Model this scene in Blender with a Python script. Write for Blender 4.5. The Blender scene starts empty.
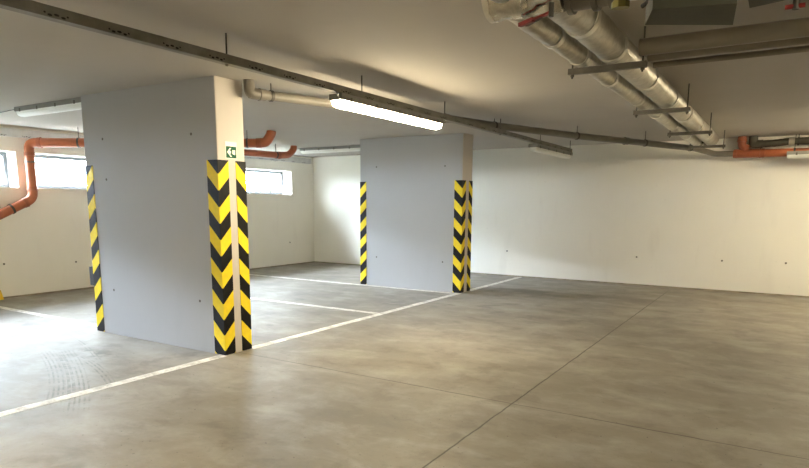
import bpy, bmesh, math, random
from mathutils import Vector, Matrix, noise
random.seed(7)
S = bpy.context.scene
COL = S.collection
PI = math.pi

# ------------------------------------------------------------------ camera
cam_d = bpy.data.cameras.new('camera'); cam = bpy.data.objects.new('camera', cam_d); COL.objects.link(cam)
cam_d.sensor_fit = 'HORIZONTAL'; cam_d.sensor_width = 36.0
cam_d.lens = 604.14 / 809 * 36.0
cam_d.shift_y = (302.09 - 234.0) / 809
cam_d.clip_start = 0.05; cam_d.clip_end = 300
r = Vector((0.84961475, 0.52735902, 0.00687288)); u = Vector((-0.08985762, 0.13190176, 0.98718161)); f = Vector((-0.51969258, 0.83934164, -0.15945291))
cam.matrix_world = Matrix(((r.x, u.x, -f.x, 0), (r.y, u.y, -f.y, 0), (r.z, u.z, -f.z, 1.45), (0, 0, 0, 1)))
S.camera = cam

# ------------------------------------------------------------------ world, sun, exposure
W = bpy.data.worlds.new('world'); S.world = W; W.use_nodes = True
wn = W.node_tree.nodes; bg = wn['Background']
bg.inputs['Color'].default_value = (0.80, 0.88, 1.0, 1); bg.inputs['Strength'].default_value = 34.0
sd = bpy.data.lights.new('hazy_sun', 'SUN'); sun = bpy.data.objects.new('hazy_sun', sd); COL.objects.link(sun)
sd.energy = 80.0; sd.angle = math.radians(48); sd.color = (0.76, 0.82, 1.0)
el = math.radians(37); az = math.radians(12)
sun.rotation_euler = Vector((math.cos(el) * math.cos(az), math.cos(el) * math.sin(az), -math.sin(el))).to_track_quat('-Z', 'Y').to_euler()
S.view_settings.view_transform = 'Standard'; S.view_settings.look = 'None'
S.view_settings.exposure = 1.08; S.view_settings.gamma = 1.0; S.view_settings.use_curve_mapping = False
LAMP_POWER = 56.0
LAMP_COLOR = (1.0, 0.84, 0.56)

# ------------------------------------------------------------------ material helpers
def newmat(name):
    m = bpy.data.materials.new(name); m.use_nodes = True
    nt = m.node_tree; return m, nt, nt.nodes['Principled BSDF']
class N:
    def __init__(s, nt): s.nt = nt
    def n(s, t, **k):
        x = s.nt.nodes.new(t)
        for a, b in k.items(): setattr(x, a, b)
        return x
    def put(s, sock, v):
        if isinstance(v, bpy.types.NodeSocket): s.nt.links.new(v, sock)
        elif v is not None: sock.default_value = v
    def math(s, op, a, b=None, c=None, clamp=False):
        x = s.n('ShaderNodeMath', operation=op); x.use_clamp = clamp
        s.put(x.inputs[0], a); s.put(x.inputs[1], b); s.put(x.inputs[2], c); return x.outputs[0]
    def mix(s, fac, a, b, mode='MIX'):
        x = s.n('ShaderNodeMix', data_type='RGBA', blend_type=mode)
        s.put(x.inputs[0], fac); s.put(x.inputs[6], a); s.put(x.inputs[7], b); return x.outputs[2]
    def coord(s, kind='Object'):
        return s.n('ShaderNodeTexCoord').outputs[kind]
    def noise(s, vec, scale, detail=4, rough=0.55, dist=0.0):
        x = s.n('ShaderNodeTexNoise'); s.put(x.inputs['Vector'], vec)
        x.inputs['Scale'].default_value = scale; x.inputs['Detail'].default_value = detail
        x.inputs['Roughness'].default_value = rough; x.inputs['Distortion'].default_value = dist
        return x.outputs['Fac']
    def scale(s, vec, sc):
        x = s.n('ShaderNodeMapping'); s.put(x.inputs['Vector'], vec); x.inputs['Scale'].default_value = sc; return x.outputs[0]
    def ramp(s, fac, lo, hi, a=0.0, b=1.0):
        x = s.n('ShaderNodeMapRange'); x.clamp = True; s.put(x.inputs[0], fac)
        x.inputs[1].default_value = lo; x.inputs[2].default_value = hi; x.inputs[3].default_value = a; x.inputs[4].default_value = b
        return x.outputs[0]
    def sep(s, vec):
        x = s.n('ShaderNodeSeparateXYZ'); s.put(x.inputs[0], vec); return x.outputs
    def bump(s, h, strength, dist=0.01):
        x = s.n('ShaderNodeBump'); s.put(x.inputs['Height'], h); x.inputs['Strength'].default_value = strength; x.inputs['Distance'].default_value = dist
        return x.outputs[0]
def c4(c): return (c[0], c[1], c[2], 1)
def plain(name, col, rough=0.6, metal=0.0, var=0.12, scale=12.0, bump=0.1):
    m, nt, b = newmat(name); g = N(nt); co = g.coord()
    nz = g.noise(co, scale); dark = tuple(x * (1 - var) for x in col); lite = tuple(min(1, x * (1 + var)) for x in col)
    g.put(b.inputs['Base Color'], g.mix(g.ramp(nz, 0.3, 0.7), c4(dark), c4(lite)))
    b.inputs['Roughness'].default_value = rough; b.inputs['Metallic'].default_value = metal
    if bump: g.put(b.inputs['Normal'], g.bump(g.noise(co, scale * 6, 3), bump, 0.004))
    return m
def plaster(name, col, var=0.05, marks=0.25):
    m, nt, b = newmat(name); g = N(nt); co = g.coord()
    a = g.noise(co, 0.7, 5, 0.6); bb = g.noise(g.scale(co, (3, 3, 0.6)), 1.2, 4)
    base = g.mix(g.ramp(a, 0.3, 0.7), c4(tuple(x * (1 - var) for x in col)), c4(col))
    base = g.mix(g.math('MULTIPLY', g.ramp(bb, 0.60, 0.78), marks), base, c4((col[0] * .78, col[1] * .76, col[2] * .74)))
    sc = g.noise(co, 14, 3); base = g.mix(g.math('MULTIPLY', g.ramp(sc, 0.70, 0.78), marks), base, c4(tuple(x * .7 for x in col)))
    g.put(b.inputs['Base Color'], base); b.inputs['Roughness'].default_value = 0.85
    g.put(b.inputs['Normal'], g.bump(g.noise(co, 60, 4), 0.12, 0.003))
    return m

M = {}
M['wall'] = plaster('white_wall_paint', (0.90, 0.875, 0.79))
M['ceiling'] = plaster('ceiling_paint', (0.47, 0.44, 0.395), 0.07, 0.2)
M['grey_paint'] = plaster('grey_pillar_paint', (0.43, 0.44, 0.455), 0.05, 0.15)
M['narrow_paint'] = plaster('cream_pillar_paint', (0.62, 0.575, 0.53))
M['line'] = None

def floor_material():
    m, nt, b = newmat('worn_concrete_floor'); g = N(nt); co = g.coord()
    a = g.noise(co, 0.45, 6, 0.6); c = g.noise(g.scale(co, (1, 1.9, 1)), 1.5, 6, 0.62, 0.4); d = g.noise(co, 9, 5, 0.6)
    base = g.mix(g.ramp(a, 0.35, 0.66), c4((0.180, 0.160, 0.126)), c4((0.30, 0.272, 0.225)))
    base = g.mix(g.math('MULTIPLY', g.ramp(c, 0.50, 0.70), 0.42), base, c4((0.42, 0.40, 0.36)))
    base = g.mix(g.math('MULTIPLY', g.ramp(c, 0.46, 0.32), 0.5), base, c4((0.14, 0.125, 0.10)))
    base = g.mix(g.math('MULTIPLY', g.ramp(d, 0.48, 0.75), 0.22), base, c4((0.16, 0.145, 0.12)))
    mott = g.noise(co, 2.2, 7, 0.68, 0.2); base = g.mix(g.math('MULTIPLY', g.ramp(mott, 0.52, 0.66), 0.32), base, c4((0.40, 0.375, 0.325)))
    base = g.mix(g.math('MULTIPLY', g.ramp(mott, 0.46, 0.36), 0.42), base, c4((0.12, 0.105, 0.085)))
    speck = g.noise(co, 34, 2, 0.5); base = g.mix(g.math('MULTIPLY', g.ramp(speck, 0.70, 0.74), 0.7), base, c4((0.07, 0.06, 0.05)))
    spots = g.noise(co, 2.6, 2, 0.4); base = g.mix(g.math('MULTIPLY', g.ramp(spots, 0.70, 0.76), 0.5), base, c4((0.13, 0.12, 0.10)))
    p = g.sep(co); x, y = p[0], p[1]
    wob = g.math('MULTIPLY', g.math('SUBTRACT', g.noise(co, 5, 3), 0.5), 0.02)
    # sawn joints
    jx = g.ramp(g.math('ABSOLUTE', g.math('ADD', g.math('ADD', x, 1.58), wob)), 0.003, 0.009, 1, 0)
    jx = g.math('MULTIPLY', jx, g.ramp(y, 10.6, 11.4, 1, 0))
    jy = g.ramp(g.math('ABSOLUTE', g.math('ADD', g.math('SUBTRACT', y, 4.073), wob)), 0.003, 0.009, 1, 0)
    jy = g.math('MULTIPLY', jy, g.math('GREATER_THAN', x, -4.45))
    jy = g.math('MULTIPLY', jy, g.ramp(g.noise(co, 1.3, 3), 0.35, 0.5, 0.45, 1))
    base = g.mix(g.math('MULTIPLY', g.math('MAXIMUM', jx, jy), 0.92), base, c4((0.055, 0.045, 0.035)))
    # tyre marks
    def arc(cx, cy, R, w, x0, x1, y0, y1):
        dd = g.math('SQRT', g.math('ADD', g.math('POWER', g.math('SUBTRACT', x, cx), 2), g.math('POWER', g.math('SUBTRACT', y, cy), 2)))
        rr = g.math('ABSOLUTE', g.math('SUBTRACT', g.math('ADD', dd, g.math('MULTIPLY', wob, 2.0)), R))
        # four tread grooves inside the mark
        tread = g.math('GREATER_THAN', g.math('SINE', g.math('MULTIPLY', g.math('SUBTRACT', dd, R), 190)), 0.25)
        k = g.math('MULTIPLY', g.ramp(rr, w * .7, w, 1, 0), tread)
        k = g.math('MULTIPLY', k, g.math('MULTIPLY', g.ramp(x, x0, x0 + .3), g.ramp(x, x1 - .3, x1, 1, 0)))
        k = g.math('MULTIPLY', k, g.math('MULTIPLY', g.ramp(y, y0, y0 + .2), g.ramp(y, y1 - .2, y1, 1, 0)))
        return g.math('MULTIPLY', k, g.ramp(g.noise(co, 9, 5, 0.7), 0.42, 0.6))
    marks = None
    for A in ARCS:
        k = arc(*A); marks = k if marks is None else g.math('MAXIMUM', marks, k)
    base = g.mix(g.math('MULTIPLY', marks, 0.72), base, c4((0.075, 0.065, 0.055)))
    # oily dirt patch beside the pillar foot
    dx = g.math('DIVIDE', g.math('ADD', x, 5.62), 0.33); dy = g.math('DIVIDE', g.math('SUBTRACT', y, 3.27), 0.17)
    rad = g.math('SQRT', g.math('ADD', g.math('MULTIPLY', dx, dx), g.math('MULTIPLY', dy, dy)))
    k = g.math('MULTIPLY', g.ramp(rad, 0.3, 1.2, 1, 0), g.ramp(g.noise(co, 7, 4), 0.42, 0.56))
    base = g.mix(g.math('MULTIPLY', k, 0.8), base, c4((0.06, 0.05, 0.04)))
    sx = g.math('DIVIDE', g.math('ADD', x, 3.0), 1.7); sy = g.math('DIVIDE', g.math('SUBTRACT', y, 9.75), 0.32)
    rad = g.math('SQRT', g.math('ADD', g.math('MULTIPLY', sx, sx), g.math('MULTIPLY', sy, sy)))
    k = g.math('MULTIPLY', g.ramp(rad, 0.5, 1.25, 1, 0), g.ramp(g.noise(co, 2.5, 5), 0.36, 0.55))
    base = g.mix(g.math('MULTIPLY', k, 0.55), base, c4((0.10, 0.09, 0.07)))
    # patchy darker brown towards the left and back walls
    brown_edge = g.math('MAXIMUM', g.ramp(x, -9.94, -9.2, 0.7, 0), g.ramp(y, 11.45, 11.72, 0, 0.55))
    brown_edge = g.math('MULTIPLY', brown_edge, g.ramp(g.noise(g.scale(co, (1, .5, 1)), 3, 4), 0.35, 0.6))
    base = g.mix(brown_edge, base, c4((0.13, 0.10, 0.07)))
    g.put(b.inputs['Base Color'], base)
    g.put(b.inputs['Roughness'], g.ramp(a, 0.3, 0.7, 0.42, 0.62)); b.inputs['Specular IOR Level'].default_value = 0.42
    h = g.math('SUBTRACT', g.math('MULTIPLY', g.noise(co, 30, 5), 0.35), g.math('MAXIMUM', jx, jy))
    g.put(b.inputs['Normal'], g.bump(h, 0.25, 0.006))
    return m
ARCS = [(-8.487, -4.154, 7.64, 0.11, -6.1, -4.25, 2.0, 3.35), (-9.516, -6.236, 10.07, 0.10, -6.0, -4.0, 2.0, 3.4), (-6.583, -1.608, 4.84, 0.05, -5.7, -4.35, 2.5, 3.4), (-8.487, -4.154, 7.98, 0.03, -6.6, -5.2, 2.0, 3.9)]
M['floor'] = floor_material()

def line_material():
    m, nt, b = newmat('worn_white_line_paint'); g = N(nt); co = g.coord('Object')
    n = g.noise(co, 7, 6, 0.7); n2 = g.noise(co, 40, 3, 0.6)
    k = g.math('MULTIPLY', g.ramp(n, 0.38, 0.56, 0.25, 1.0), g.ramp(n2, 0.30, 0.5, 0.5, 1.0))
    g.put(b.inputs['Base Color'], g.mix(k, c4((0.34, 0.31, 0.26)), c4((0.80, 0.77, 0.70)))); b.inputs['Roughness'].default_value = 0.6
    return m
M['line'] = line_material()

def hazard_material():
    m, nt, b = newmat('black_and_yellow_chevrons'); g = N(nt); p = g.sep(g.coord())
    d = g.math('ADD', g.math('ABSOLUTE', p[0]), g.math('ABSOLUTE', p[1]))
    t = g.math('SUBTRACT', g.math('SUBTRACT', 1.842 - 0.132, p[2]), g.math('MULTIPLY', d, -0.93))
    # t = distance below the first boundary; yellow on [0, .152), black on [.152, .304) and above 0
    t = g.math('SUBTRACT', g.math('SUBTRACT', 1.71, p[2]), g.math('MULTIPLY', d, -1.0))
    yel = g.math('LESS_THAN', g.math('FRACT', g.math('DIVIDE', g.math('ADD', t, 30.4), 0.304)), 0.5)
    n = g.noise(g.coord(), 18, 4)
    y = g.mix(g.ramp(n, 0.35, 0.75), c4((0.95, 0.74, 0.03)), c4((0.85, 0.64, 0.04)))
    k = g.mix(g.ramp(n, 0.35, 0.75), c4((0.006, 0.006, 0.007)), c4((0.014, 0.013, 0.012)))
    g.put(b.inputs['Base Color'], g.mix(yel, k, y)); b.inputs['Roughness'].default_value = 0.55; b.inputs['Specular IOR Level'].default_value = 0.2
    return m
M['hazard'] = hazard_material()

def tray_material(name, ca, cb, metal):
    m, nt, b = newmat(name); g = N(nt); co = g.coord(); p = g.sep(co)
    n = g.noise(co, 9, 4)
    base = g.mix(g.ramp(n, 0.3, 0.7), c4(ca), c4(cb))
    # clusters of punched slots low on the side walls, every 0.35 m (object y runs along the tray)
    yy = g.math('SUBTRACT', g.math('MODULO', g.math('ADD', p[1], 105.065), 0.35), 0.175)
    hole = None
    for off, dz, rx, rz in ((-0.035, 0.012, .012, .006), (0.0, 0.018, .014, .006), (0.035, 0.012, .012, .006), (-0.06, .02, .006, .005), (.058, .021, .006, .005)):
        a = g.math('DIVIDE', g.math('SUBTRACT', yy, off), rx); c = g.math('DIVIDE', g.math('SUBTRACT', p[2], dz), rz)
        q = g.math('LESS_THAN', g.math('ADD', g.math('MULTIPLY', a, a), g.math('MULTIPLY', c, c)), 1.0)
        hole = q if hole is None else g.math('MAXIMUM', hole, q)
    g.put(b.inputs['Base Color'], g.mix(hole, base, c4((0.015, 0.014, 0.012))))
    b.inputs['Metallic'].default_value = metal; b.inputs['Roughness'].default_value = 0.5
    return m
M['tray'] = tray_material('perforated_galvanised_steel', (0.17, 0.16, 0.135), (0.25, 0.24, 0.21), .55)
M['tray_pale'] = tray_material('perforated_pale_steel', (0.55, 0.55, 0.54), (0.66, 0.66, 0.64), .1)

def foil_material(name, ra, rb, bs, sc):
    m, nt, b = newmat(name); g = N(nt); co = g.coord()
    n = g.noise(co, 16, 6, 0.65, 0.6)
    g.put(b.inputs['Base Color'], g.mix(g.ramp(n, 0.3, 0.7), c4((0.42, 0.40, 0.345)), c4((0.68, 0.66, 0.60))))
    b.inputs['Metallic'].default_value = 1.0; g.put(b.inputs['Roughness'], g.ramp(n, 0.3, 0.7, ra, rb))
    h = g.noise(co, sc, 3, 0.55, 0.2)
    g.put(b.inputs['Normal'], g.bump(h, bs, 0.004))
    return m
M['foil'] = foil_material('aluminium_foil', 0.32, 0.50, 0.40, 45)
M['foil_crumpled'] = foil_material('crumpled_aluminium_foil', 0.16, 0.30, 0.8, 30)
M['foil_tape'] = plain('aluminium_tape', (0.70, 0.68, 0.62), 0.3, 0.9, 0.1, 20, 0.2)
M['orange'] = plain('orange_plastic_pipe', (0.40, 0.115, 0.045), 0.38, 0, 0.10, 5, 0.03)
M['orange_dark'] = plain('orange_plastic_socket', (0.31, 0.085, 0.035), 0.42, 0, 0.12, 6, 0.03)
M['grey_pipe'] = plain('grey_plastic_pipe', (0.17, 0.155, 0.13), 0.42, 0, 0.12, 6, 0.04)
M['dark_pipe'] = plain('dark_pipe_insulation', (0.075, 0.068, 0.05), 0.7, 0, 0.2, 8, 0.25)
M['duct_paint'] = plain('dull_grey_duct', (0.21, 0.185, 0.145), 0.3, 0.1, 0.1, 4, 0.05)
M['steel'] = plain('galvanised_steel', (0.15, 0.14, 0.12), 0.45, 0.7, 0.15, 14, 0.05)
M['dark_steel'] = plain('dark_steel', (0.075, 0.07, 0.06), 0.5, 0.5, 0.2, 14, 0.05)
M['rubber'] = plain('black_rubber', (0.02, 0.02, 0.02), 0.7, 0, 0.2, 14, 0.05)
M['lamp_body'] = plain('grey_lamp_housing', (0.26, 0.26, 0.24), 0.5, 0, 0.06, 10, 0.02)
M['olive'] = plain('olive_brass_valve', (0.22, 0.19, 0.05), 0.4, 0.4, 0.2, 14, 0.1)
M['red'] = plain('red_lever_coating', (0.22, 0.015, 0.012), 0.45, 0, 0.15, 14, 0.03)
M['cabinet'] = plain('dark_green_housing', (0.035, 0.036, 0.022), 0.6, 0.1, 0.15, 5, 0.05)
M['yellow'] = plain('yellow_guard_paint', (0.85, 0.58, 0.03), 0.5, 0, 0.1, 10, 0.03)
M['green'] = plain('green_sign_enamel', (0.0, 0.085, 0.04), 0.8, 0, 0.06, 10, 0)
M['white_ink'] = plain('white_sign_enamel', (0.85, 0.88, 0.80), 0.4, 0, 0.03, 10, 0)
M['hole'] = plain('dark_tie_hole', (0.14, 0.13, 0.12), 0.9, 0, 0.2, 30, 0)
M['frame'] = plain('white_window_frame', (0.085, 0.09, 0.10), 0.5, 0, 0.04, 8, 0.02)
M['cable'] = plain('grey_cable_sheath', (0.11, 0.11, 0.105), 0.6, 0, 0.1, 14, 0)
M['grass'] = plain('meadow_grass', (0.05, 0.06, 0.035), 0.9, 0, 0.3, 3, 0.5)
M['leaf'] = plain('bush_leaves', (0.025, 0.042, 0.006), 0.7, 0, 0.35, 6, 0.3)
M['outside_wall'] = plain('pale_render', (0.7, 0.69, 0.66), 0.9, 0, 0.05, 3, 0.1)
def glass_material():
    m, nt, b = newmat('window_glass'); g = N(nt); nt.nodes.remove(b)
    tr = g.n('ShaderNodeBsdfTransparent'); tr.inputs[0].default_value = (0.93, 0.96, 0.95, 1)
    gl = g.n('ShaderNodeBsdfGlossy'); gl.inputs['Roughness'].default_value = 0.02
    mx = g.n('ShaderNodeMixShader'); mx.inputs[0].default_value = 0.06
    nt.links.new(tr.outputs[0], mx.inputs[1]); nt.links.new(gl.outputs[0], mx.inputs[2])
    nt.links.new(mx.outputs[0], nt.nodes['Material Output'].inputs[0])
    return m
M['glass'] = glass_material()
def diffuser(name, lit):
    m, nt, b = newmat(name); g = N(nt); co = g.coord()
    rib = g.n('ShaderNodeTexWave'); rib.inputs['Scale'].default_value = 40; g.put(rib.inputs['Vector'], co)
    b.inputs['Roughness'].default_value = 0.35
    g.put(b.inputs['Base Color'], g.mix(rib.outputs['Fac'], c4((0.78, 0.79, 0.74)), c4((0.86, 0.87, 0.82))))
    if lit:
        b.inputs['Emission Color'].default_value = c4(LAMP_COLOR); b.inputs['Emission Strength'].default_value = LAMP_POWER
    return m
M['diffuser_lit'] = diffuser('glowing_lamp_diffuser', True)
M['diffuser_off'] = diffuser('unlit_lamp_diffuser', False)

# ------------------------------------------------------------------ object helpers
def tag(o, label=None, cat=None, group=None, kind=None):
    if label: o['label'] = label
    if cat: o['category'] = cat
    if group: o['group'] = group
    if kind: o['kind'] = kind
    return o
def thing(name, label, cat, loc=(0, 0, 0), rz=0.0, group=None):
    o = bpy.data.objects.new(name, None); o.empty_display_size = 0.1; COL.objects.link(o)
    o.location = loc; o.rotation_euler = (0, 0, rz); return tag(o, label, cat, group)
def obj(name, bm, mat, parent=None, smooth=False, loc=None, bevel=0.0, label=None):
    if bevel: bmesh.ops.bevel(bm, geom=[e for e in bm.edges if len(e.link_faces) == 2 and e.calc_face_angle(0) > 0.6], offset=bevel, segments=2, affect='EDGES', profile=0.5)
    bmesh.ops.recalc_face_normals(bm, faces=bm.faces)
    me = bpy.data.meshes.new(name); bm.to_mesh(me); bm.free(); me.materials.append(mat)
    if smooth:
        for p_ in me.polygons: p_.use_smooth = True
        if smooth != 'all': me.set_sharp_from_angle(angle=math.radians(40))
    o = bpy.data.objects.new(name, me); COL.objects.link(o)
    if loc: o.location = loc
    if parent: o.parent = parent
    if label: o['label'] = label
    return o
def box(bm, x0, x1, y0, y1, z0, z1):
    v = [bm.verts.new(p) for p in ((x0, y0, z0), (x1, y0, z0), (x1, y1, z0), (x0, y1, z0), (x0, y0, z1), (x1, y0, z1), (x1, y1, z1), (x0, y1, z1))]
    for q in ((0, 3, 2, 1), (4, 5, 6, 7), (0, 1, 5, 4), (1, 2, 6, 5), (2, 3, 7, 6), (3, 0, 4, 7)): bm.faces.new([v[i] for i in q])
    return bm
def BX(*a): return box(bmesh.new(), *a)
def fillet(pts, R, n=8):
    pts = [Vector(p) for p in pts]; out = [pts[0]]
    for i in range(1, len(pts) - 1):
        a, b, c = pts[i - 1], pts[i], pts[i + 1]; d0 = (a - b); d1 = (c - b)
        k = min(R, d0.length * 0.49, d1.length * 0.49); p0 = b + d0.normalized() * k; p1 = b + d1.normalized() * k
        for j in range(n + 1):
            t = j / n; out.append(p0 * (1 - t) ** 2 + b * 2 * t * (1 - t) + p1 * t * t)
    out.append(pts[-1]); return out
def tube(bm, pts, r, seg=20, cap=True, R=0.0, wrinkle=0.0, step=None):
    pts = fillet(pts, R) if R else [Vector(p) for p in pts]
    if step:
        q = [pts[0]]
        for a, b in zip(pts, pts[1:]):
            n = max(1, int((b - a).length / step))
            for j in range(1, n + 1): q.append(a.lerp(b, j / n))
        pts = q
    rings = []; nrm = None
    for i, p in enumerate(pts):
        t = ((pts[min(i + 1, len(pts) - 1)] - p).normalized() + (p - pts[max(i - 1, 0)]).normalized()).normalized()
        if nrm is None:
            nrm = Vector((0, 0, 1)) if abs(t.z) < 0.9 else Vector((1, 0, 0))
        nrm = (nrm - t * nrm.dot(t)).normalized(); bn = t.cross(nrm)
        ring = []
        for k in range(seg):
            a = 2 * PI * k / seg; d = nrm * math.cos(a) + bn * math.sin(a); rr = r(i) if callable(r) else r
            if wrinkle:
                w = p + d * rr; rr += wrinkle * (0.8 * noise.noise(w * 8) + 0.55 * noise.noise(w * 27))
            ring.append(bm.verts.new(p + d * rr))
        rings.append(ring)
    for a, b in zip(rings, rings[1:]):
        for k in range(seg): bm.faces.new((a[k], a[(k + 1) % seg], b[(k + 1) % seg], b[k]))
    if cap: bm.faces.new(rings[0][::-1]); bm.faces.new(rings[-1])
    return bm
def TB(*a, **k): return tube(bmesh.new(), *a, **k)
def prism(bm, poly, axis, a0, a1):
    # extrude a 2-D polygon along an axis: axis 0 -> (a, p, q), 1 -> (p, a, q), 2 -> (p, q, a)
    def P3(a, p, q): return (a, p, q) if axis == 0 else (p, a, q) if axis == 1 else (p, q, a)
    A = [bm.verts.new(P3(a0, *p)) for p in poly]; B = [bm.verts.new(P3(a1, *p)) for p in poly]; n = len(poly)
    bm.faces.new(A[::-1]); bm.faces.new(B)
    for i in range(n): bm.faces.new((A[i], A[(i + 1) % n], B[(i + 1) % n], B[i]))
    return bm
def structure(name, bm, mat, **k): return tag(obj(name, bm, mat, **k), kind='structure')
def copy_tree(o, parent=None):
    c = o.copy(); COL.objects.link(c)
    if parent: c.parent = parent
    for ch in list(o.children): copy_tree(ch, c)
    return c

# ------------------------------------------------------------------ setting
H = 2.582; XL = -9.944; XO = -10.27; YB = 11.737; XR = 6.0; YF = -5.0
X1 = XR
structure('floor', BX(XO, XR + .2, YF - .2, YB + .25, -0.25, 0.0), M['floor'])
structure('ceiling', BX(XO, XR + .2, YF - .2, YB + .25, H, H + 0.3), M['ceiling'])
wall_back = structure('wall_back', BX(XL, XR, YB, YB + .25, 0.0, H), M['wall'])
structure('wall_right', BX(XR, XR + .2, YF, YB, 0.0, H), M['wall'])
structure('wall_front', BX(XL, XR, YF - .2, YF, 0.0, H), M['wall'])
SILL = 1.665; LINT = 2.20
WIN = [(0.98, 2.80), (3.04, 4.86), (5.08, 6.90), (7.12, 8.92), (9.13, 10.95)]  # first window is out of view, added to bring daylight onto the left floor
bm = bmesh.new()
box(bm, XO, XL, YF - .2, YB + .25, 0.0, SILL); box(bm, XO, XL, YF - .2, YB + .25, LINT, H)
edges = [YF - .2] + [v for w in WIN for v in w] + [YB + .25]
for i in range(0, len(edges), 2): box(bm, XO, XL, edges[i], edges[i + 1], SILL, LINT)
wall_left = structure('wall_left', bm, M['wall'])
for i, (a, b) in enumerate(WIN):
    w = tag(thing('window_%d' % (i + 1), None, None, (XO + 0.03, (a + b) / 2, SILL)), kind='structure')
    hw = (b - a) / 2 - 0.001; hh = LINT - SILL; bm = bmesh.new(); t = 0.055
    box(bm, -.03, .03, -hw, hw, 0.001, t); box(bm, -.03, .03, -hw, hw, hh - t, hh - .001)
    box(bm, -.03, .03, -hw, -hw + t, t, hh - t); box(bm, -.03, .03, hw - t, hw, t, hh - t)
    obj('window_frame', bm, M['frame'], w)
    obj('pane', BX(-.004, .004, -hw + t, hw - t, t, hh - t), M['glass'], w)
# dirty cove strip at the foot of the back wall
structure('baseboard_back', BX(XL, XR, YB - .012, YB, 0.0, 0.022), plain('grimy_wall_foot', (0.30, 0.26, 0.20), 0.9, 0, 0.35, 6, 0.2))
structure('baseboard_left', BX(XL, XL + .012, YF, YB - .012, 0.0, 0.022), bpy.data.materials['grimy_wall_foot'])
# outside
bm = bmesh.new(); v = [bm.verts.new(p) for p in ((XO - .02, -20, 1.50), (XO - .02, 60, 1.50), (-60, 60, 1.2), (-60, -20, 1.2))]; bm.faces.new(v)
bmesh.ops.solidify(bm, geom=bm.faces[:], thickness=0.1)
tag(obj('lawn', bm, M['grass']), kind='structure')

def tie_hole(parent, p, ax, r_=0.014, name='tie_hole'):
    # shallow dark plug, flush in the concrete face; ax = outward normal
    a = Vector(ax); p = Vector(p); obj(name, TB([p - a * 0.004, p + a * 0.0015], r_, 10), M['hole'], parent)
for x, z in ((-4.784, .516), (-2.232, .522), (-.828, .53), (.108, .54), (-7.3, .52)): tie_hole(wall_back, (x, YB, z), (0, -1, 0), .016)
for y, z in ((4.55, .52), (5.652, .47), (10.85, .54), (8.1, .52)): tie_hole(wall_left, (XL, y, z), (1, 0, 0), .016)

# ------------------------------------------------------------------ bushes outside the far window
def bush(x, y, z, rx, ry, h, label, seed):
    rnd = random.Random(seed)
    t = thing('bush', label, 'bush', (x, y, z), 0, 'bushes outside the windows')
    bm = bmesh.new()
    for i in range(900):
        th = rnd.uniform(0, 2 * PI); ph = rnd.random(); rad = rnd.random() ** 0.33
        c = Vector((rx * rad * math.cos(th) * math.sqrt(1 - ph * ph * .9), ry * rad * math.sin(th) * math.sqrt(1 - ph * ph * .9), h * (0.12 + 0.88 * ph * rad)))
        s = rnd.uniform(.03, .06); n = Vector((rnd.gauss(0, 1), rnd.gauss(0, 1), rnd.gauss(0, 1))).normalized(); a = n.orthogonal().normalized() * s; b = n.cross(a) * 0.55
        vs = [bm.verts.new(c + q) for q in (-a, -b, a, b)]; bm.faces.new(vs)
    obj('foliage', bm, M['leaf'], t)
    bm = bmesh.new()
    for i in range(7):
        a = 2 * PI * i / 7; tube(bm, [(0, 0, 0), (rx * .3 * math.cos(a), ry * .3 * math.sin(a), h * .35), (rx * .6 * math.cos(a), ry * .6 * math.sin(a), h * .8)], 0.012, 6)
    obj('stem', bm, M['dark_steel'], t)
bush(-13.2, 13.2, 1.46, .6, .8, .62, 'green bush outside behind the right part of the far window', 3)
bush(-13.6, 11.9, 1.46, .6, .7, .50, 'low green bush outside behind the left part of the far window', 4)

# ------------------------------------------------------------------ pillars
P1 = (-6.544, -4.450, 3.914, 4.248); P2 = (-6.479, -4.450, 8.940, 9.299)
def pillar(P, label, ties):
    t = thing('concrete_pillar', label, 'pillar', ((P[0] + P[1]) / 2, (P[2] + P[3]) / 2, 0), 0, 'grey pillars with hazard corner guards')
    hx = (P[1] - P[0]) / 2; hy = (P[3] - P[2]) / 2; e = 0.004
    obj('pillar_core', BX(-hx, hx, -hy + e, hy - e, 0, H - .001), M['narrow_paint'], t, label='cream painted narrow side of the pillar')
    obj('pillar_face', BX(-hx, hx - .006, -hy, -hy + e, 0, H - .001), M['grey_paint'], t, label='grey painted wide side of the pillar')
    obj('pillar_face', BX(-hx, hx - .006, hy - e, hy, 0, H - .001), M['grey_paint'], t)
    for x, z in ties:
        p = Vector((x - (P[0] + P[1]) / 2, -hy, z)); obj('tie_hole', TB([p + Vector((0, .003, 0)), p + Vector((0, -.0015, 0))], .014, 10), M['hole'], t)
    return t
pillar(P1, 'near grey concrete pillar carrying the green arrow sign', ((-6.202, 2.113), (-4.795, 2.09), (-6.182, 1.692), (-6.187, .499), (-4.781, .503)))
pillar(P2, 'far grey concrete pillar in the middle of the garage', ((-6.132, 2.096), (-4.774, 2.077), (-6.133, .517), (-4.79, .501)))
def guard(cx, cy, sx, sy, wx, wy, label):
    # L-shaped guard wrapped round a corner; pillar extends from the corner towards +sx, +sy
    t_ = 0.006; bm = bmesh.new()
    prism(bm, [(-sx * t_, -sy * t_), (sx * wx, -sy * t_), (sx * wx, 0), (0, 0), (0, sy * wy), (-sx * t_, sy * wy)], 2, 0.003, 1.845)
    o = obj('corner_guard', bm, M['hazard'], None, loc=(cx, cy, 0)); return tag(o, label, 'corner guard', 'black and yellow corner guards on the pillars')
for P, who in ((P1, 'near pillar beside the arrow sign'), (P2, 'far middle pillar')):
    guard(P[1], P[2], -1, 1, .14, .125, 'wide V-striped guard, front right corner of the ' + who)
    guard(P[1], P[3], -1, -1, .12, .118, 'narrow striped guard, rear right corner of the ' + who)
    guard(P[0], P[2], 1, 1, .128, .125, 'striped guard, left front corner of the ' + who)
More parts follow.
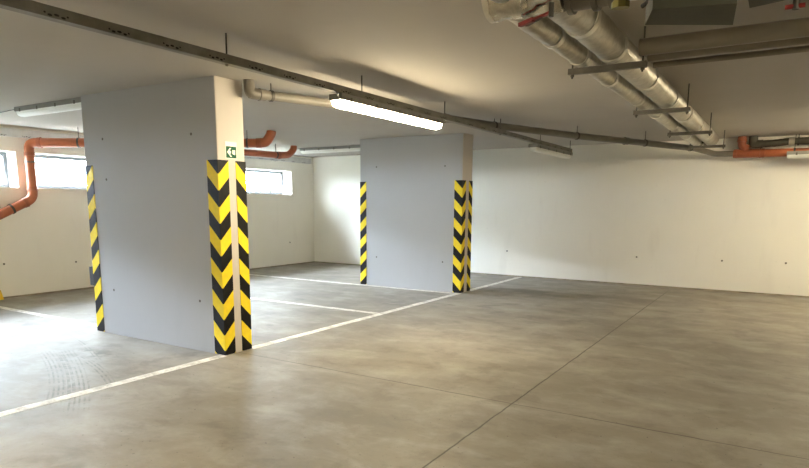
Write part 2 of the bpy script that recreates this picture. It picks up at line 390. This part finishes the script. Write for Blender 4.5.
t = thing('junction_box', 'small black box on the left side of the near pillar, low down', 'box', (P1[0] - .001, 3.99, .52))
obj('box_body', BX(-.088, -.008, -.075, .03, 0, .21), M['rubber'], t, bevel=.006)
obj('box_lid', BX(-.094, -.088, -.070, .025, .006, .204), M['dark_steel'], t, bevel=.002)

# exit sign on the narrow side of the near pillar
t = thing('arrow_sign', 'small green and white sign with an arrow pointing left on the near pillar', 'sign', (P1[1], 4.078, 1.862))
obj('sign_plate', BX(.0005, .005, -.07, .07, 0, .155), M['white_ink'], t)
obj('green_panel', BX(.005, .0062, -.062, .062, .006, .112), M['green'], t, label='green panel')
poly = [(-.052, .060), (-.018, .098), (.000, .098), (-.022, .072), (-.004, .072), (-.004, .048), (-.022, .048), (.008, .018), (-.012, .018)]
obj('arrow', prism(bmesh.new(), poly, 0, .0062, .0072), M['white_ink'], t, label='white arrow pointing left')
obj('doorway_symbol', prism(bmesh.new(), [(.012, .044), (.046, .036), (.048, .082), (.012, .080)], 0, .0062, .0072), M['white_ink'], t)

# ------------------------------------------------------------------ floor paint
def pline(x0, x1, y0, y1, label):
    cx, cy = (x0 + x1) / 2, (y0 + y1) / 2
    o = obj('parking_line', BX(x0 - cx, x1 - cx, y0 - cy, y1 - cy, 0, 0.002), M['line'], None, loc=(cx, cy, 0.0)); return tag(o, label, 'parking line', 'white parking lines')
w = .05
pline(-4.465 - w, -4.465 + w, -1.0, P1[2] - .008, 'long white floor line running from the bottom left corner to the near pillar')
pline(-4.465 - w, -4.465 + w, P1[3] + .008, P2[2] - .008, 'white floor line running between the two pillars')
pline(-4.465 - w, -4.465 + w, P2[3] + .008, 11.70, 'white floor line running from the far pillar to the back wall')
pline(-9.3, P1[0] - .01, 4.03, 4.12, 'white floor line left of the near pillar, towards the windows')
pline(-9.3, -4.52, 6.57, 6.66, 'white floor line across the bays, midway between the two pillars')
pline(-9.3, -4.53, 8.82, 8.905, 'white floor line along the front foot of the far pillar')

# ------------------------------------------------------------------ perforated cable trays
def tray(name, x, y0, y1, z0, rods, label, hgt=.058, wd=.062, mat='tray'):
    t = thing(name, label, 'cable tray', (x, 0, z0)); h = wd / 2; e = .003
    bm = prism(bmesh.new(), [(-h, 0), (h, 0), (h, hgt), (h - .008, hgt), (h - .008, hgt - e), (h - e, hgt - e), (h - e, e), (-h + e, e), (-h + e, hgt - e), (-h + .008, hgt - e), (-h + .008, hgt), (-h, hgt)], 1, y0, y1)
    obj('channel', bm, M[mat], t)
    for y in rods:
        obj('hanger_rod', TB([(0, y, -.012), (0, y, H - z0 - .0005)], .0055, 8), M['dark_steel'], t)
        obj('nut', prism(bmesh.new(), [(.012 * math.cos(k * PI / 3), y + .012 * math.sin(k * PI / 3)) for k in range(6)], 2, -.009, -.0005), M['steel'], t)
    if y1 - y0 > 8:
        for dx in (-.012, .008):
            obj('cable', TB([(dx, y0 + .1, .010), (dx + .006, (y0 + y1) / 2, .010), (dx, y1 - .1, .010)], .006, 8), M['cable'], t)
    return t
ZT = 2.381
tray('cable_tray', -3.30, -4.6, 10.87, ZT, [-3.25, -1.69, -.12, 1.45, 3.02, 4.58, 6.15, 7.72, 9.29, 10.84], 'long perforated steel cable tray hung from the ceiling, carrying the lit lamp')
t = tray('cable_tray', XL + .036, -4.6, 11.6, 2.41, [], 'pale perforated cable tray fixed to the left wall above the windows', hgt=.12, mat='tray_pale')
for y in [-4, -2.4, -.8, .8, 2.4, 4.0, 5.6, 7.2, 8.8, 10.4]: obj('wall_bracket', BX(-.034, .05, y - .015, y + .015, -.006, 0), M['steel'], t)

# ------------------------------------------------------------------ batten lamps
def lamp(lit, L=1.78):
    t = thing('batten_lamp', 'x', 'lamp'); hl = L / 2
    # local: hangs below z = 0, long axis y; body 0 .. -.045, diffuser below to -.115
    obj('housing', BX(-.070, .070, -hl - .01, hl + .01, -.052, 0), M['lamp_body'], t, bevel=.006)
    bm = bmesh.new(); prof = [(-.060, -.050), (-.056, -.076), (-.044, -.098), (-.022, -.108), (.022, -.108), (.044, -.098), (.056, -.076), (.060, -.050)]
    rings = []
    for y, s in ((-hl - .004, .55), (-hl + .004, .86), (-hl + .03, 1), (hl - .03, 1), (hl - .004, .86), (hl + .004, .55)):
        rings.append([bm.verts.new((px * (.5 + .5 * s), y, -.050 + (pz + .050) * s)) for px, pz in prof])
    n = len(prof)
    for a, b in zip(rings, rings[1:]):
        for k in range(n): bm.faces.new((a[k], a[(k + 1) % n], b[(k + 1) % n], b[k]))
    bm.faces.new(rings[0][::-1]); bm.faces.new(rings[-1])
    obj('diffuser', bm, M['diffuser_lit' if lit else 'diffuser_off'], t, smooth=True)
    for s in (-1, 1):
        for k in range(5):
            y = -hl + .12 + k * (L - .24) / 4
            obj('clip', BX(s * .070 if s > 0 else -.074, .074 if s > 0 else -.070, y - .012, y + .012, -.060, -.022), M['steel'], t)
    return t
lit0 = lamp(True); off0 = lamp(False)
def put(src, first, loc, rz, label, group):
    o = src if first else copy_tree(src)
    o.location = loc; o.rotation_euler = (0, 0, rz); o['label'] = label; o['group'] = group; return o
GL = 'batten lamps on the ceiling'
put(lit0, True, (-3.30, 5.10, ZT - .012), 0, 'glowing white batten lamp under the cable tray, the only lit one in view', GL)
put(lit0, False, (-3.30, 0.20, ZT - .012), 0, 'added unseen batten lamp on the cable tray above and left of the camera', GL)  # out of view, added to light the near floor and ceiling
put(lit0, False, (1.05, 9.6, H - .002), 0, 'glowing batten lamp on the ceiling at the right, near the back wall', GL)
put(lit0, False, (2.0, 0.9, H - .002), 0, 'added unseen batten lamp on the ceiling to the right of the camera', GL)  # unseen lamp added as fill light beside the camera
put(off0, True, (-3.30, 9.88, ZT - .012), 0, 'unlit batten lamp hanging at the far end of the long cable tray', GL)
put(off0, False, (-7.12, 4.02, H - .002), PI / 2, 'unlit batten lamp on the ceiling left of the near pillar', GL)
put(off0, False, (-7.70, 9.80, H - .002), PI / 2, 'unlit batten lamp on the ceiling left of the far pillar', GL)
put(off0, False, (0.86, 11.30, 2.300), PI / 2, 'white batten lamp in front of the orange pipe at the back wall', GL)
def cable(pts, label, r_=.005, R=.05): return tag(obj('cable', TB(pts, r_, 8, R=R), M['cable'], smooth='all'), label, 'cable', 'cables on the ceiling')
cable([(-3.262, 4.10, ZT + .02), (-3.235, 4.12, ZT - .01), (-3.235, 4.16, ZT - .035), (-3.27, 4.20, ZT - .033)], 'short looped cable from the tray into the near end of the lit lamp')
cable([(-8.02, 4.02, H - .012), (-8.12, 4.03, H - .006), (-9.93, 4.20, H - .006)], 'thin cable across the ceiling from the unlit lamp to the left wall')
t = thing('junction_box', 'tiny dark box on the ceiling between the orange pipe and the unlit lamp', 'box', (-8.78, 9.72, H))
obj('box_body', BX(-.04, .04, -.04, .04, -.04, -.0005), M['cable'], t, bevel=.005)
cable([(-8.74, 9.75, H - .012), (-8.66, 9.79, H - .006), (-8.58, 9.80, H - .012)], 'short cable between the tiny ceiling box and the far unlit lamp', R=.02)

# ------------------------------------------------------------------ drain pipes
def clamp(parent, p, d, r_, top=True, rod_to=H):
    p = Vector(p); d = Vector(d).normalized()
    k = obj('pipe_clamp', TB([p - d * .014, p + d * .014], r_ + .007, 20), M['dark_steel'], parent, smooth=True)
    if top: obj('hanger_rod', TB([p + Vector((0, 0, r_ + .004)), Vector((p.x, p.y, rod_to - .0005))], .005, 8), M['dark_steel'], parent)
def collar(parent, p, d, r_, mat, L=.06):
    p = Vector(p); d = Vector(d).normalized()
    obj('socket', TB([p - d * L / 2, p - d * L / 2 * .9, p - d * L * .3, p - d * L * .28, p + d * L / 2], lambda i: (r_ + .006, r_ + .012, r_ + .012, r_ + .007, r_ + .007)[i], 24), mat, parent, smooth=True)
# grey pipe from near pillar to the foil pipes
t = thing('grey_drain_pipe', 'long grey drain pipe on hangers running from the near pillar to the back wall', 'pipe')
G = [Vector(p) for p in ((-4.33, 4.22, H - .001), (-4.33, 4.22, 2.464), (-3.60, 6.75, 2.490), (-3.358, 7.672, 2.492), (-2.625, 8.92, 2.44), (-1.896, 10.02, 2.404), (-1.32, 11.12, 2.385), (-1.06, 11.52, 2.318), (-.79, 11.54, 2.314))]
obj('pipe', TB(G[1:], .046, 24, R=.06), M['grey_pipe'], t, smooth=True)
obj('elbow', TB([G[0], G[1] + Vector((0, 0, .0)), G[1] + (G[2] - G[1]).normalized() * .10], .052, 24, R=.075), M['grey_pipe'], t, smooth=True)
dd = (G[2] - G[1]).normalized()
collar(t, G[1] + dd * .13, dd, .046, M['grey_pipe'], .07)
for q in ((-4.02, 5.06), ):
    pass
def on_g(y):
    for a, b in zip(G[1:], G[2:]):
        if a.y <= y <= b.y: k = (y - a.y) / (b.y - a.y); return a.lerp(b, k), (b - a)
for y in (4.44, 5.95, 7.66, 8.92, 10.02, 11.0):
    p, d = on_g(y); clamp(t, p, d, .046)
for y in (6.75, 9.70): p, d = on_g(y); collar(t, p, d, .046, M['grey_pipe'], .07)

# orange pipe by the windows
t = thing('orange_drain_pipe', 'orange drain pipe beside the windows, bending down the left wall', 'pipe')
A = [Vector(p) for p in ((-6.97, 7.24, H - .001), (-6.97, 7.24, 2.394), (-9.79, 4.985, 2.335), (-9.81, 4.99, 1.50), (-9.815, 4.30, 1.165), (-9.82, 3.5, .76))]
rO = .068
obj('pipe', TB([A[1] + (A[2] - A[1]).normalized() * .12] + A[2:], rO, 28, R=.10), M['orange'], t, smooth=True)
d1 = (A[2] - A[1]).normalized()
obj('elbow', TB([A[0], A[0] - Vector((0, 0, .06)) + d1 * .01, A[1] + d1 * .09 + Vector((0, 0, .012)), A[1] + d1 * .18], rO + .006, 28, R=.05), M['orange'], t, smooth=True)
collar(t, A[1] + d1 * .20, d1, rO, M['orange_dark'], .08)
collar(t, A[2] - d1 * .16, d1, rO, M['orange_dark'], .05)
collar(t, A[2] + Vector((0, 0, -.17)), (0, 0, 1), rO, M['orange_dark'], .05)
collar(t, A[3] + Vector((0, 0, .15)), (0, 0, 1), rO, M['orange_dark'], .05)
d3 = (A[4] - A[3]).normalized(); collar(t, A[3] + d3 * .14, d3, rO, M['orange_dark'], .05)
clamp(t, A[1].lerp(A[2], .105), d1, rO); clamp(t, A[1].lerp(A[2], .80), d1, rO)
for z_ in (2.05, ):
    obj('pipe_clamp', TB([(-9.805, 4.99, z_ - .014), (-9.805, 4.99, z_ + .014)], rO + .009, 24), M['steel'], t, smooth=True)
    obj('wall_stud', TB([(-9.942, 4.99, z_), (-9.88, 4.99, z_)], .008, 8), M['steel'], t)
obj('pipe_clamp', TB([A[3] + d3 * .36 - d3 * .016, A[3] + d3 * .36 + d3 * .016], rO + .009, 24), M['dark_steel'], t, smooth=True)
# branch
B = [Vector(p) for p in ((-8.35, 9.28, H - .001), (-8.37, 9.28, 2.385), (-8.38, 8.9, 2.372), (-8.34, 6.235, 2.345))]
rB = .060
t = thing('orange_branch_pipe', 'lower orange drain pipe right of the near pillar, ending in an upturned elbow', 'pipe')
obj('pipe', TB([B[2], B[3]], rB, 24), M['orange'], t, smooth=True)
obj('elbow', TB([B[0], B[0] - Vector((0, .005, .08)), B[1] + Vector((0, -.13, .012)), B[2]], rB + .004, 24, R=.07), M['orange'], t, smooth=True)
dB = (B[3] - B[2]).normalized(); collar(t, B[2] + dB * .03, dB, rB, M['orange_dark'], .07); clamp(t, B[2] + dB * .10, dB, rB)

# orange pipe on the back wall with its tee
t = thing('orange_wall_pipe', 'orange drain pipe with a tee along the top of the back wall, at the right', 'pipe')
yo = 11.54; rR = .064
obj('pipe', TB([(-.79, yo, 2.314), (1.6, yo, 2.285), (5.9, yo, 2.25)], rR, 28), M['orange'], t, smooth=True)
obj('tee', TB([(-.785, yo, 2.314), (-.36, yo, 2.308)], rR + .007, 28), M['orange_dark'], t, smooth=True)
obj('tee_branch', TB([(-.60, yo, 2.315), (-.68, yo, 2.45), (-.68, yo, H - .001)], rR, 24, R=.05), M['orange_dark'], t, smooth=True)
collar(t, (-.625, yo, 2.40), (-.5, 0, .85), rR, M['orange_dark'], .06); collar(t, (-.68, yo, 2.52), (0, 0, 1), rR, M['orange_dark'], .05)
collar(t, (-.38, yo, 2.309), (1, 0, 0), rR, M['orange_dark'], .07); collar(t, (-.76, yo, 2.314), (-1, 0, 0), rR, M['orange_dark'], .05)
for x in (.06, 1.6, 3.2): clamp(t, (x, yo, 2.3035 - .011 * x), (1, 0, 0), rR)
t = thing('dark_insulated_pipe', 'dark insulated pipe along the back wall above the orange pipe', 'pipe')
obj('pipe', TB([(-.52, yo, 2.455), (-.20, yo, 2.455), (-.05, yo, 2.475), (.22, yo, 2.475), (5.9, yo, 2.47)], .055, 20, R=.06, wrinkle=.008, step=.06), M['dark_pipe'], t, smooth=True)
obj('elbow', TB([(-.52, yo, H - .001), (-.52, yo, 2.45), (-.38, yo, 2.452)], .066, 20, R=.05), M['dark_pipe'], t, smooth=True)
clamp(t, (.10, yo, 2.475), (1, 0, 0), .058); obj('silver_band', TB([(-.03, yo, 2.474), (.05, yo, 2.475)], .0655, 20), M['foil_tape'], t, smooth=True)

# ------------------------------------------------------------------ foil wrapped pipes and their trapeze hangers
ZC = 2.350
def foil_pipe(x0, y0, x1, y1, z, r_, label, seams):
    t = thing('foil_wrapped_pipe', label, 'pipe', group='silver foil wrapped pipes'); a = Vector((x0, y0, z)); b = Vector((x1, y1, z)); d = (b - a).normalized()
    obj('wrapping', TB([a, b], r_, 48, wrinkle=.0045, step=.022), M['foil'], t, smooth='all')
    for s in seams:
        p = a.lerp(b, s); obj('tape_band', TB([p - d * .03, p + d * .03], r_ + .006, 26), M['foil_tape'], t, smooth=True)
    return t
foil_pipe(-1.255, 3.06, -1.255, 10.70, ZC + .020 + .074, .066, 'left and thinner of the two long silver foil wrapped ceiling pipes', (.08, .152, .26, .40, .53, .68, .84))
foil_pipe(-1.045, 3.06, -1.045, 10.70, ZC + .020 + .105, .098, 'right and thicker of the two long silver foil wrapped ceiling pipes', (.06, .15, .30, .44, .58, .72, .88))
t = thing('foil_end_elbow', 'crumpled silver foil elbow where the long foil pipes end at the back wall', 'pipe')
obj('elbow', TB([(-1.255, 10.72, 2.45), (-1.24, 10.97, 2.46), (-1.06, 10.99, 2.47), (-1.045, 10.72, 2.47)], .072, 20, R=.12, wrinkle=.010, step=.02), M['foil_crumpled'], t, smooth='all')
def trapeze(y, xa, xb, label):
    t = thing('trapeze_hanger', label, 'pipe hanger', (0, y, ZC), 0, 'steel trapeze hangers under the foil pipes')
    obj('channel', prism(bmesh.new(), [(-.021, -.019), (.021, -.019), (.021, .019), (.012, .019), (.012, .014), (.017, .014), (.017, -.015), (-.017, -.015), (-.017, .014), (-.012, .014), (-.012, .019), (-.021, .019)], 0, xa, xb), M['steel'], t)
    for x in (xa + .025, xb - .025):
        obj('hanger_rod', TB([(x, 0, -.045), (x, 0, H - ZC - .0005)], .006, 8), M['dark_steel'], t)
        obj('nut', TB([(x, 0, -.034), (x, 0, -.0195)], .014, 6), M['steel'], t)
for y, l in ((4.27, 'nearest steel trapeze hanger under the two foil pipes'), (6.40, 'second nearest steel trapeze hanger under the foil pipes'),
             (8.46, 'third steel trapeze hanger under the foil pipes, towards the back wall'), (10.45, 'farthest steel trapeze hanger under the foil pipes')):
    trapeze(y, -1.335, -.83, l)

# manifold: foil header, grey header, valves
t = thing('foil_header_pipe', 'thick crumpled silver foil header pipe at the top edge, crossing the pipe ends', 'pipe')
obj('wrapping', TB([(-1.305, 2.90, 2.452), (-.955, 2.90, 2.452)], .112, 56, wrinkle=.013, step=.012), M['foil_crumpled'], t, smooth='all')
obj('tape_band', TB([(-1.312, 2.90, 2.452), (-1.285, 2.90, 2.452)], .116, 28), M['foil_tape'], t, smooth=True)
t = thing('foil_riser_pipe', 'silver foil wrapped pipe running back from the thick foil header over the camera', 'pipe')
obj('wrapping', TB([(-1.20, 2.785, 2.470), (-1.20, -1.5, 2.470)], .092, 40, wrinkle=.006, step=.03), M['foil'], t, smooth='all')
t = thing('grey_header_pipe', 'grey header pipe with flanges beside the thick foil header', 'pipe')
obj('pipe', TB([(-.950, 2.965, 2.42), (-.70, 2.965, 2.42)], .072, 24), M['grey_pipe'], t, smooth=True)
for x in (-.93, -.815, -.74): obj('flange', TB([(x - .012, 2.965, 2.42), (x + .012, 2.965, 2.42)], .086, 24), M['steel'], t, smooth=True)
t = thing('pipe_valve', 'olive brass valve hanging at the top edge, right of the grey header', 'valve', (-.672, 2.80, 2.40))
obj('valve_body', TB([(-.06, 0, 0), (-.05, 0, 0), (0, 0, 0), (.05, 0, 0), (.06, 0, 0)], lambda i: (.035, .05, .06, .05, .035)[i], 16), M['olive'], t, smooth=True)
obj('valve_stem', TB([(0, 0, 0), (0, .02, -.10)], .03, 14), M['olive'], t, smooth=True)
obj('valve_cap', TB([(0, .02, -.09), (0, .022, -.115)], .038, 8), M['olive'], t, smooth=True)
t = thing('pipe_valve', 'black and silver valve at the top edge, left of the dark green housing', 'valve', (-.560, 2.75, 2.39))
obj('valve_body', TB([(-.05, 0, 0), (.05, 0, 0)], .045, 16), M['dark_steel'], t, smooth=True)
obj('valve_stem', TB([(.02, 0, 0), (.03, .02, -.12)], .026, 12), M['rubber'], t, smooth=True)
obj('valve_collar', TB([(-.045, 0, -.02), (-.045, .01, -.10)], .016, 12), M['foil_tape'], t, smooth=True)
obj('valve_handle', TB([(.03, .02, -.10), (-.02, .06, -.115)], .009, 8), M['rubber'], t, smooth=True)
t = thing('lever_handle', 'red lever handle pointing left under the thick foil header', 'handle', (-.965, 2.79, 2.30), -.557)
obj('lever', prism(bmesh.new(), [(-.15, -.012), (0, -.010), (.012, .0), (0, .010), (-.15, .004)], 2, 0, .010), M['red'], t, bevel=.001)
obj('grip', BX(-.225, -.12, -.014, .006, -.004, .014), M['red'], t, bevel=.004)
obj('grip', prism(bmesh.new(), [(-.21, .018), (-.20, .030), (-.07, .010), (-.08, -.001)], 2, -.002, .010), M['dark_steel'], t)
obj('lever_stem', TB([(0, .0, -.014), (0, .0, .045)], .012, 10), M['dark_steel'], t, smooth=True)

def housing(loc, rz, poly_bottom, h, label):
    t = thing('equipment_housing', label, 'equipment box', loc, rz)
    bm = bmesh.new(); n = len(poly_bottom)
    A = [bm.verts.new((x, y, 0)) for x, y in poly_bottom]; Bv = [bm.verts.new((x * 1.02, y * 1.02, h)) for x, y in poly_bottom]
    bm.faces.new(A[::-1]); bm.faces.new(Bv)
    for i in range(n): bm.faces.new((A[i], A[(i + 1) % n], Bv[(i + 1) % n], Bv[i]))
    obj('casing', bm, M['cabinet'], t, bevel=.006)
    return t
t = housing((-.39, 2.75, 2.20), 0, [(-.11, -.14), (.173, -.06), (.14, .246), (-.174, .06)], .16, 'dark green metal housing hanging at the top edge')
obj('cover_seam', BX(-.09, .15, -.05, -.04, .16, .175), M['dark_steel'], t)
for x in (-.05, .10): obj('hanger_rod', TB([(x, .05, .158), (x, .05, H - 2.20 - .0005)], .006, 8), M['dark_steel'], t)
t = housing((-.09, 2.80, 2.24), 0, [(-.10, -.22), (.12, -.22), (.13, .06), (-.10, .13)], .14, 'smaller dark housing at the top right edge')
for x in (-.06, .06): obj('hanger_rod', TB([(x, -.10, .138), (x, -.10, H - 2.24 - .0005)], .006, 8), M['dark_steel'], t)
t = thing('red_valve', 'small red valve cap at the top right edge', 'valve', (-.03, 2.83, 2.185))
obj('valve_cap', TB([(-.035, 0, .012), (.03, 0, .012)], .009, 12), M['red'], t, smooth=True)
obj('valve_stem', TB([(0, 0, .0), (0, 0, .052)], .012, 10), M['dark_steel'], t, smooth=True)

# pipes running off to the right
def dpipe(name, y, z, r_, x0, label, mat='duct_paint'):
    t = thing(name, label, 'pipe', group='grey pipes running off to the right')
    obj('pipe', TB([(x0, y, z), (3.6, y, z)], r_, 32), M[mat], t, smooth=True)
    obj('socket', TB([(.50, y, z), (.58, y, z)], r_ + .005, 32), M[mat], t, smooth=True)
    obj('pipe_clamp', TB([(.9, y, z), (.93, y, z)], r_ + .006, 32), M['dark_steel'], t, smooth=True)
    obj('hanger_rod', TB([(.915, y, z + r_ + .003), (.915, y, H - .0005)], .006, 8), M['dark_steel'], t)
dpipe('grey_duct', 4.255, 2.452, .052, -.875, 'thickest of the grey pipes running off to the right, nearest the camera')
dpipe('grey_duct', 4.480, 2.442, .034, -.865, 'middle grey pipe running off to the right edge')
dpipe('grey_duct', 4.655, 2.418, .0195, -.86, 'thinnest grey pipe running off to the right, farthest from the camera')

# ------------------------------------------------------------------ yellow guard by the left wall
t = thing('wheel_guard', 'yellow guard at the left edge, standing at the foot of the left wall', 'guard', (-9.85, 4.28, 0))
obj('guard_body', prism(bmesh.new(), [(-.6, 0), (.17, 0), (.14, .14), (.10, .17), (-.57, .17)], 0, -.06, .02), M['yellow'], t, bevel=.008)
for y in (-.45, -.1): obj('bolt', TB([(.02, y, .08), (.027, y, .08)], .014, 6), M['dark_steel'], t)
